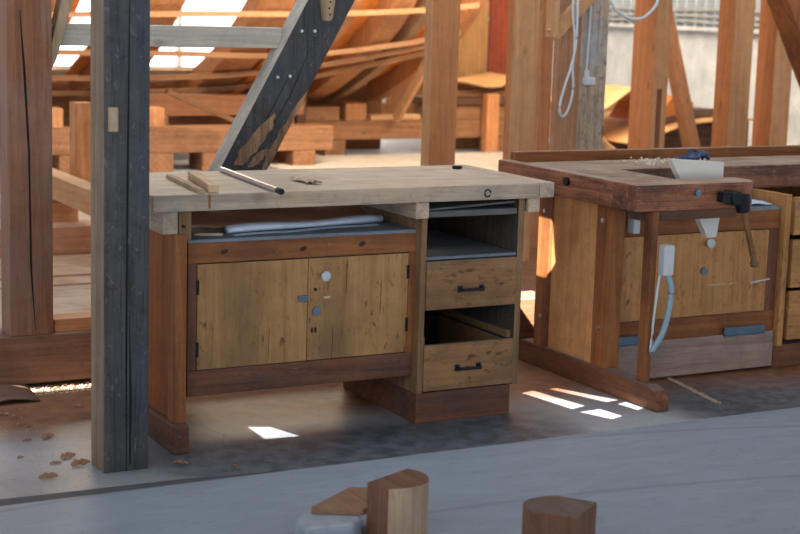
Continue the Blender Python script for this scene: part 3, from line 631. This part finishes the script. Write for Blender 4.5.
# ------------------------------------------------------------------ debris on the floor
chipspots = [(-.236, .358, .026), (-.245, .103, .03), (-.231, .011, .034), (-.363, -.086, .03), (-.300, .052, .018), (-.308, .347, .016), (-.253, .517, .014), (-.012, .717, .016), (-.286, .705, .02), (-.383, .16, .012), (.069, -.091, .02), (.086, -.11, .014), (.219, -.191, .012), (.02, .3, .014), (-.1, .25, .012)]
proto = None
def chip_mesh(r):
    rows = [[(r * (i - 3) / 3 * (1 - .12 * (j - 1) ** 2), r * .42 * (j - 1.5) / 1.5, .0035 + .006 * math.sin((i) * .9) ** 2 + .002 * j) for j in range(4)] for i in range(7)]
    return MB().sheet(rows, .002)
for k, (x, y, r) in enumerate(chipspots):
    if proto is None:
        proto = chip_mesh(.03).build('wood_chip', M_chip, base=(0, 0, 0)); o = proto
    else:
        o = proto.copy(); col.objects.link(o)
    o.location = (x, y, .0005); o.scale = (r / .03,) * 3; o.rotation_euler = (0, 0, random.uniform(-.8, .8))
    tag(o, 'small brown wood chip scattered on the concrete floor around the dark post', 'wood chip', 'wood chips around the dark post')
mb = MB()
def crumbs(x0, x1, y0, y1, n, s0=.002, s1=.006):
    for k in range(n):
        x = random.uniform(x0, x1); y = random.uniform(y0, y1); s = random.uniform(s0, s1); a = random.random() * 6
        P = [(x + s * math.cos(a + t), y + s * .6 * math.sin(a + t), .0005) for t in (0, 2.1, 4.2)] + [(x, y, s * .8)]
        mb.add(P, [(0, 1, 2), (0, 1, 3), (1, 2, 3), (2, 0, 3)])
crumbs(-.5, -.21, -.24, .9, 240, .001, .004); crumbs(.15, .5, -.3, .0, 60, .001, .003); crumbs(1.45, 1.93, -.3, .3, 200, .001, .0035); crumbs(.4, 1.0, .0, .35, 70, .001, .003); crumbs(2.1, 2.9, -.2, .25, 90, .001, .0035)
for k in range(260):
    t = random.random(); crumbs(2.33 - .08 * t - .008, 2.33 - .08 * t + .012, .27 - .42 * t, .28 - .42 * t, 1, .004, .008)
for k in range(260):
    x = random.uniform(-.2, .15); crumbs(x, x + .01, .93, 1.06, 1, .003, .009)
tag(mb.build('sawdust_crumbs', M_saw, base=(0, 0, 0)), 'fine sawdust and crumbs strewn over the concrete floor', 'sawdust', kind='stuff')
rows = [[(-.30 + .03 * i, .84 + .045 * j, .012 + .01 * math.sin(i * .6) + .004 * j) for j in range(5)] for i in range(7)]
tag(MB().sheet(rows, .005).build('bark_piece', wood('bark', rgb(140, 108, 92), rgb(100, 74, 62), 'x', knots=0), smooth=True), 'flat curling brown bark piece in front of the left sill beam', 'bark')

# ------------------------------------------------------------------ left background: deck, beams
tag(MB().box(-1.5, 2.4, 3.9, 4.1, 0, .185).build('deck_plank', wood('deck_red', rgb(206, 150, 112), rgb(172, 112, 78), 'x', dust=rgb(222, 196, 170)), bevel=.006), 'thick reddish plank edge on the floor at the far left behind the sill', 'plank')
tag(MB().box(-1.2, 2.3, 3.05, 3.25, 0, .02).build('floor_plank', wood('deck_tan', rgb(210, 170, 136), rgb(176, 134, 104), 'x', dust=rgb(222, 196, 170)), bevel=.004), 'thin tan floor plank nearest behind the sill at the left', 'plank')
tag(MB().box(-1.2, 2.3, 3.27, 3.88, 0, .028).build('floor_plank', wood('deck_tan', rgb(1,1,1), rgb(1,1,1), 'x'), bevel=.004), 'wide tan floor plank in front of the thick reddish plank', 'plank')
tag(MB().box(-1.2, 2.3, 1.6, 3.03, 0, .015).build('dusty_board', wood('deck_dust', rgb(206, 178, 150), rgb(170, 140, 116), 'x', dust=rgb(214, 196, 176)), bevel=.004), 'sandy dust-covered board on the floor behind the sill at the left', 'board')
tag(MB().box(-1.5, 2.4, 4.11, 6.4, 0, .12).build('raised_deck', wood('deck_grey', rgb(190, 170, 156), rgb(150, 128, 114), 'x', dust=rgb(196, 184, 176)), bevel=.004), 'low dusty raised deck behind the thick reddish plank', 'deck')
tag(MB().bar((1.02, 3.4, .35), (1.02, 6.3, .37), .12, .14).build('long_timber', firpale('y'), bevel=.006), 'pale squared timber running away over the low dusty deck', 'timber')
tag(MB().box(.93, 1.11, 4.25, 4.37, .12, .283).box(.93, 1.11, 5.9, 6.02, .12, .29).build('support_block', fir('x'), bevel=.004), 'orange support blocks under the pale squared timber', 'block') if False else None
for y, l in ((4.3, 'near orange support block under the pale squared timber'), (6.0, 'far orange support block under the pale squared timber')):
    tag(B(.93, 1.11, y, y + .12, .12, .275).build('support_block', fir('x'), bevel=.004), l, 'block')
p = thing('prop_post', (1.3, 5, .12), 'slim fir prop with a pale left edge standing on the low deck', 'prop')
o = B(1.31, 1.42, 5.0, 5.12, .12, .80).build('shaft', [rib('z'), firpale('z')], p, bevel=.003); facemat(o, 1, lambda n: n.x < -.8)

# cribbing under the hull
def tim(name, x0, x1, y0, y1, z0, z1, m, label, cat='timber'):
    return tag(B(x0, x1, y0, y1, z0, z1).build(name, m, bevel=.006), label, cat)
tim('cribbing_beam', 1.2, 4.6, 8.0, 8.25, .16, .375, crib('x'), 'orange-brown cribbing beam under the left part of the hull')
for i, (x, l) in enumerate(((2.1, 'outermost left bearer block under the orange-brown cribbing beam'), (2.87, 'bearer block under the cribbing beam, just right of the dark post'), (3.35, 'bearer block under the cribbing beam, left of the slanting dark brace'), (4.2, 'bearer block under the cribbing beam, right of the slanting dark brace foot'))):
    tim('bearer_block', x, x + .22, 7.98, 8.3, 0, .158, crib('y'), l, 'block')
tim('cribbing_beam', 4.65, 8.6, 9.0, 9.25, .15, .335, wood('brown_crib', rgb(170, 122, 84), rgb(128, 86, 56), 'x', knots=.5), 'long brown cribbing beam low behind the orange fir post')
for x, l in ((5.0, 'bearer block under the long brown beam, nearest the dark brace'), (6.9, 'bearer block under the long brown beam, seen right of the orange fir post'), (8.0, 'bearer block under the far right end of the long brown beam')):
    tim('bearer_block', x, x + .22, 8.98, 9.3, 0, .148, crib('y'), l, 'block')
tim('cribbing_beam', 4.3, 5.15, 8.98, 9.14, .337, .47, wood('brown_crib', rgb(1,1,1), rgb(1,1,1), 'x'), 'brown beam lying on the long cribbing beam beneath the hull')
tim('cribbing_beam', 7.3, 8.5, 9.0, 9.2, .337, .50, wood('brown_crib', rgb(1,1,1), rgb(1,1,1), 'x'), 'upper brown beam of the stack right of the orange fir post')
tim('dark_upright', 4.66, 4.76, 8.9, 8.98, 0, .60, wood('dk', rgb(120, 84, 60), rgb(84, 56, 40), 'z'), 'dark brown upright just right of the slanting dark brace', 'upright')
tim('lit_floor_sheet', 4.0, 8.0, 7.0, 8.75, 0, .03, wood('pale_floor', rgb(222, 212, 198), rgb(196, 184, 168), 'x', knots=0), 'pale sheet added in place of the lit floor before the cribbing beams, beyond the first bench', 'board')  # added sheet, its pale colour stands in for brightly lit floor
tim('keel_prop', 5.22, 5.45, 9.0, 9.2, .337, .50, rib('z'), 'short upright prop with a pale edge below the hull ribs between brace and fir post', 'prop')
tim('keel_prop', 2.87, 3.02, 8.02, 8.2, .377, .54, rib('z'), 'short upright prop below the hull, just right of the dark post', 'prop')
tim('keel_prop', 2.02, 2.15, 8.02, 8.2, .377, .54, rib('z'), 'short upright prop below the hull between the two front posts', 'prop')
tim('pale_batten', 5.50, 6.05, 9.0, 9.12, .337, .385, firpale('x'), 'short pale batten below the hull next to the upright prop', 'batten') 
tag(MB().bar((5.72, 8.9, .36), (5.52, 7.85, 1.06), .05, .09, (0, 1, 0)).build('shore_plank', firpale('z'), bevel=.003), 'pale shore plank leaning left of the orange fir post', 'plank')
tag(MB().bar((2.92, 7.7, .70), (3.6, 7.72, .42), .04, .05, (0, 1, 0)).build('diagonal_strut', wood('strut_dk', rgb(120, 80, 50), rgb(90, 56, 34), 'x'), bevel=.002), 'thin dark diagonal strut under the left hull ribs', 'strut')
tim('stored_plank', 2.9, 4.5, 8.4, 8.6, .44, .62, wood('store_b', rgb(150, 100, 62), rgb(110, 68, 40), 'x'), 'brown plank on edge stored above the orange-brown cribbing beam', 'plank')
tim('bearer_block', 3.0, 3.2, 8.4, 8.6, .0, .438, crib('z'), 'left upright block carrying the brown plank stored above the cribbing beam', 'block')
tim('bearer_block', 4.2, 4.4, 8.4, 8.6, .0, .438, crib('z'), 'right upright block carrying the brown plank stored above the cribbing beam', 'block')

# hull: one boat, ribs + planking + ribbands
hull = thing('boat_hull', (4, 8.2, .6), 'half-built wooden boat hull with curved ribs and thin battens', 'boat')
PR = [(9.35, .5), (9.0, .6), (8.5, .8), (8.0, 1.05), (7.5, 1.4), (7.2, 1.8), (7.0, 2.3)]
B(.8, 5.9, 9.54, 9.84, .0, .8).build('keel', wood('keel_brown', rgb(150, 96, 60), rgb(108, 66, 40), 'x'), hull, bevel=.006)
def yof(z):
    for (y0, z0), (y1, z1) in zip(PR, PR[1:]):
        if z <= z1: return y0 + (y1 - y0) * (z - z0) / (z1 - z0)
    return PR[-1][0]
fine_ = spline([(0, y, z) for y, z in PR], 5); pr = [(v.y, v.z) for v in fine_]
def ribpoly(off0, off1):
    out = []; inn = []
    for i, (y, z) in enumerate(pr):
        a = pr[max(i - 1, 0)]; b_ = pr[min(i + 1, len(pr) - 1)]; ty, tz = b_[0] - a[0], b_[1] - a[1]; L = math.hypot(ty, tz)
        ny, nz = -tz / L, ty / L            # outward (towards viewer, down)
        if ny > 0: ny, nz = -ny, -nz
        out.append((y + ny * off0, z + nz * off0)); inn.append((y + ny * off1, z + nz * off1))
    return out + inn[::-1]
for x, w_, m in ((1.75, .26, rib), (2.62, .36, rib), (3.62, .34, rib), (4.02, .10, warm), (4.45, .12, rib), (4.86, .22, rib), (5.2, .09, grey), (5.65, .12, rib)):
    mm = m('z') if m is not grey else wood('rib_greybrown', rgb(176, 140, 106), rgb(140, 106, 78), 'z')
    MB().prism(ribpoly(.0, -.18), 'x', x, x + w_).build('rib', mm, hull, bevel=.004)
# inner planking (left open in two bays so daylight shows)
def planking(x0, x1, k0, k1, m):
    lo = [ribpoly(-.185, -.21)]
    P = lo[0]; n = len(pr); ou = P[:n]; inn = P[n:][::-1]
    for k in range(k0, k1, 3):
        e = min(k + 3, k1)
        pts = ou[k:e + 1] + inn[k:e + 1][::-1]
        MB().prism(pts, 'x', x0, x1).build('plank', m, hull)
N = len(pr) - 1
planking(.6, 2.22, 0, N, warm('x')); planking(2.5, 3.1, 0, N, warm('x')); planking(3.95, 5.78, 0, N, warm('x'))
planking(2.22, 2.5, 0, 6, wood('pale_plank', rgb(248, 232, 212), rgb(236, 212, 186), 'x')); planking(3.1, 3.95, 0, 6, wood('pale_plank', rgb(1,1,1), rgb(1,1,1), 'x'))  # paler colour in the open bays stands in for sunlit planking
for zs in ((1.28, 1.33, 1.36, 1.41, 1.47), (.99, .995, .99, 1.10, 1.22), (.78, .76, .84, 1.02, 1.16), (.62, .61, .70, .92, 1.08)):
    pts = []
    for x, z in zip((1.2, 2.9, 4.2, 5.1, 5.66), zs): pts.append((x, yof(z) - .1, z))
    P = spline(pts, 6); mb = MB()
    vs = []; fs = []
    for i, q in enumerate(P):
        for dy, dz in ((-.02, -.022), (.02, -.022), (.02, .022), (-.02, .022)): vs.append((q.x, q.y + dy, q.z + dz))
        if i: 
            for j in range(4): fs.append(((i - 1) * 4 + j, (i - 1) * 4 + (j + 1) % 4, i * 4 + (j + 1) % 4, i * 4 + j))
    fs += [(0, 1, 2, 3), tuple(range(len(vs) - 4, len(vs)))]
    mb.add(vs, fs).build('ribband', wood('ribband_wood', rgb(186, 138, 96), rgb(152, 106, 68), 'x', knots=.2), hull)

# panels right of the hull
tag(B(6.55, 7.0, 9.34, 9.38, .0, 2.4).build('plywood_panel', wood('tan_panel', rgb(186, 142, 92), rgb(156, 112, 66), 'z', knots=.1), bevel=.002), 'tan plywood panel standing behind the stack right of the orange fir post', 'panel')
tag(B(7.02, 7.45, 9.32, 9.36, .0, 2.4).build('red_panel', wood('red_panel', rgb(160, 76, 48), rgb(116, 50, 32), 'z', knots=.2), bevel=.002), 'dark red-brown panel standing between the tan panel and the pale fir post', 'panel')
rows = [[(6.15 + .1 * i, 8.8 + .07 * j, .70 + .03 * math.sin(i * .8 + .4 * j) + .008 * j + (.03 if i > 7 else 0)) for j in range(7)] for i in range(11)]
tag(MB().sheet(rows, .012).build('ochre_sheet', M_cork, smooth=True), 'ochre sheet sagging over the timber stack right of the orange fir post', 'sheet')
tim('cribbing_beam', 6.1, 7.25, 9.0, 9.25, .337, .485, wood('brown_crib', rgb(1,1,1), rgb(1,1,1), 'x'), 'second beam of the brown stack right of the orange fir post')
tim('stacked_timber', 6.05, 7.3, 8.95, 9.2, .487, .56, wood('dk', rgb(120, 84, 60), rgb(84, 56, 40), 'x'), 'dark timber low in the stack beneath the ochre sheet')
tim('stacked_timber', 6.2, 7.1, 8.98, 9.2, .562, .625, wood('brown_crib', rgb(1,1,1), rgb(1,1,1), 'x'), 'shorter brown timber high in the stack beneath the ochre sheet')
tim('upright_offcut', 6.72, 6.86, 8.84, 8.94, .0, .60, fir('z'), 'short fir upright leaning on the stack beneath the ochre sheet', 'upright')
# ochre sheets before the concrete wall
def curl(name, path, y0, y1, label, th=.018):
    rows = [[(x, y0 + (y1 - y0) * j / 4, z) for j in range(5)] for x, z in path]
    return tag(MB().sheet(rows, th).build(name, M_cork, smooth=True), label, 'sheet')
curl('ochre_sheet', [(p.x, p.z) for p in spline([(5.95, 0, .70), (6.1, 0, .60), (6.3, 0, .64), (6.5, 0, .76), (6.62, 0, .82), (6.75, 0, .78), (6.9, 0, .68)], 5)], 6.3, 7.3, 'upper ochre sheet curling up behind the slotted fir post')
curl('ochre_sheet', [(p.x, p.z) for p in spline([(5.9, 0, .62), (6.1, 0, .42), (6.4, 0, .22), (6.7, 0, .05)], 5)], 6.0, 6.9, 'lower ochre sheet sloping to the floor left of the slotted fir post')
curl('ochre_sheet', [(p.x, p.z) for p in spline([(6.5, 0, .36), (6.75, 0, .44), (6.95, 0, .50), (7.2, 0, .54), (7.6, 0, .56), (7.9, 0, .55)], 5)], 6.1, 7.4, 'wide ochre sheet lying between the slotted fir post and the next one')
tag(MB().prism([(6.88, .0), (7.9, .0), (7.9, .52), (7.1, .48), (6.95, .42)], 'y', 6.3, 7.3).build('sheet_crate', wood('dk2', rgb(110, 76, 54), rgb(78, 52, 38), 'x'), bevel=.01), 'dark wooden crate under the wide ochre sheet', 'crate')
tag(MB().prism([(6.78, .52), (6.95, .76), (7.0, .74), (7.18, .70), (7.18, .64), (6.9, .57)], 'y', 6.2, 6.9).build('sheet_roll', wood('amber', rgb(206, 132, 66), rgb(170, 98, 44), 'y', knots=0), bevel=.01), 'folded amber sheet end on top of the wide ochre sheet', 'sheet')
tag(B(7.22, 7.5, 6.3, 6.6, .56, .63).build('dark_box', plain('dark_box', rgb(92, 74, 60)), bevel=.005), 'small dark box on the wide ochre sheet near the concrete wall', 'box')
tag(B(3.85, 4.6, 3.9, 4.0, .52, .60).build('pale_plank', firpale('x'), bevel=.003), 'pale plank end behind the narrow fir post and the grey post', 'plank')
tag(B(4.3, 4.5, 3.9, 4.0, 0, .518).build('trestle_leg', redfir('z'), bevel=.003), 'upright block carrying the pale plank behind the grey post', 'block')
# conduits on the wall
for k, (z, wob) in enumerate(((1.36, .01), (1.415, .01), (1.48, .01))):
    pts = spline([(8.98, 3 + i * .8, z + wob * math.sin(i * 1.9 + k)) for i in range(12)], 4)
    tag(MB().sweep(pts, .016, 8).build('conduit', plain('grey_conduit', rgb(176, 176, 172)), smooth=True), ['lowest of the three pipes along the concrete wall', 'middle of the three pipes along the concrete wall', 'topmost of the three pipes along the concrete wall'][k], 'pipe')

# ------------------------------------------------------------------ light
def area(loc, rot, sx, sy, e, c, spread=math.pi):  # area lamps added as fill, not fixtures of the hall
    l = bpy.data.lights.new('fill_light', 'AREA'); l.shape = 'RECTANGLE'; l.size = sx; l.size_y = sy; l.energy = e; l.color = c; l.spread = spread
    o = bpy.data.objects.new('fill_light', l); col.objects.link(o); o.location = loc; o.rotation_euler = rot
    return o
sun = bpy.data.lights.new('sun', 'SUN'); sun.energy = 22; sun.angle = math.radians(.05); sun.color = (1, .93, .82)
so = bpy.data.objects.new('sun', sun); col.objects.link(so)
so.rotation_euler = Vector((SX, SY, SZ)).to_track_quat('Z', 'Y').to_euler(); so.location = (0, -5, 12)
area((1.2, 1.2, 4.9), (0, 0, 0), 4, 2.5, 110, (.84, .91, 1))
area((-4.5, -4.5, 3.2), (math.radians(60), 0, math.radians(-45)), 4, 3, 70, (.78, .88, 1))
area((4.2, 4.6, 3.3), (math.radians(72), 0, 0), 5, 2, 420, (1, .86, .68))
area((7, 1.0, 4.7), (math.radians(35), 0, math.radians(-25)), 3, 3, 100, (1, .95, .88))
area((4.0, 9.9, 3.8), (math.radians(-20), 0, 0), 5, 1.5, 180, (1, .82, .58))
area((5.2, 5.8, 2.9), (math.radians(60), 0, 0), 2.5, .8, 90, (1, .84, .62))
W = bpy.data.worlds.new('world'); SC.world = W; W.use_nodes = True
W.node_tree.nodes['Background'].inputs[0].default_value = (.80, .88, 1, 1); W.node_tree.nodes['Background'].inputs[1].default_value = 1.0

# ------------------------------------------------------------------ camera
cam = bpy.data.cameras.new('camera'); co = bpy.data.objects.new('camera', cam); col.objects.link(co)
Y, P, R = .5036, -.1649, .0302
fw = Vector((math.sin(Y) * math.cos(P), math.cos(Y) * math.cos(P), math.sin(P))); rt = Vector((math.cos(Y), -math.sin(Y), 0)); up = rt.cross(fw)
rt2 = rt * math.cos(R) + up * math.sin(R); up2 = -rt * math.sin(R) + up * math.cos(R)
m3 = Matrix((rt2, up2, -fw)).transposed()
co.matrix_world = Matrix.Translation((-1.7447, -4.8167, 1.498)) @ m3.to_4x4()
cam.sensor_width = 36; cam.lens = 1606.7473 / 800 * 36
cam.dof.use_dof = True; cam.dof.focus_distance = 5.9; cam.dof.aperture_fstop = 4.0
SC.camera = co
SC.view_settings.view_transform = 'Standard'; SC.view_settings.look = 'None'; SC.view_settings.gamma = 1; SC.view_settings.exposure = .14
for o in list(SC.objects):
    if '_w' in o: del o['_w']
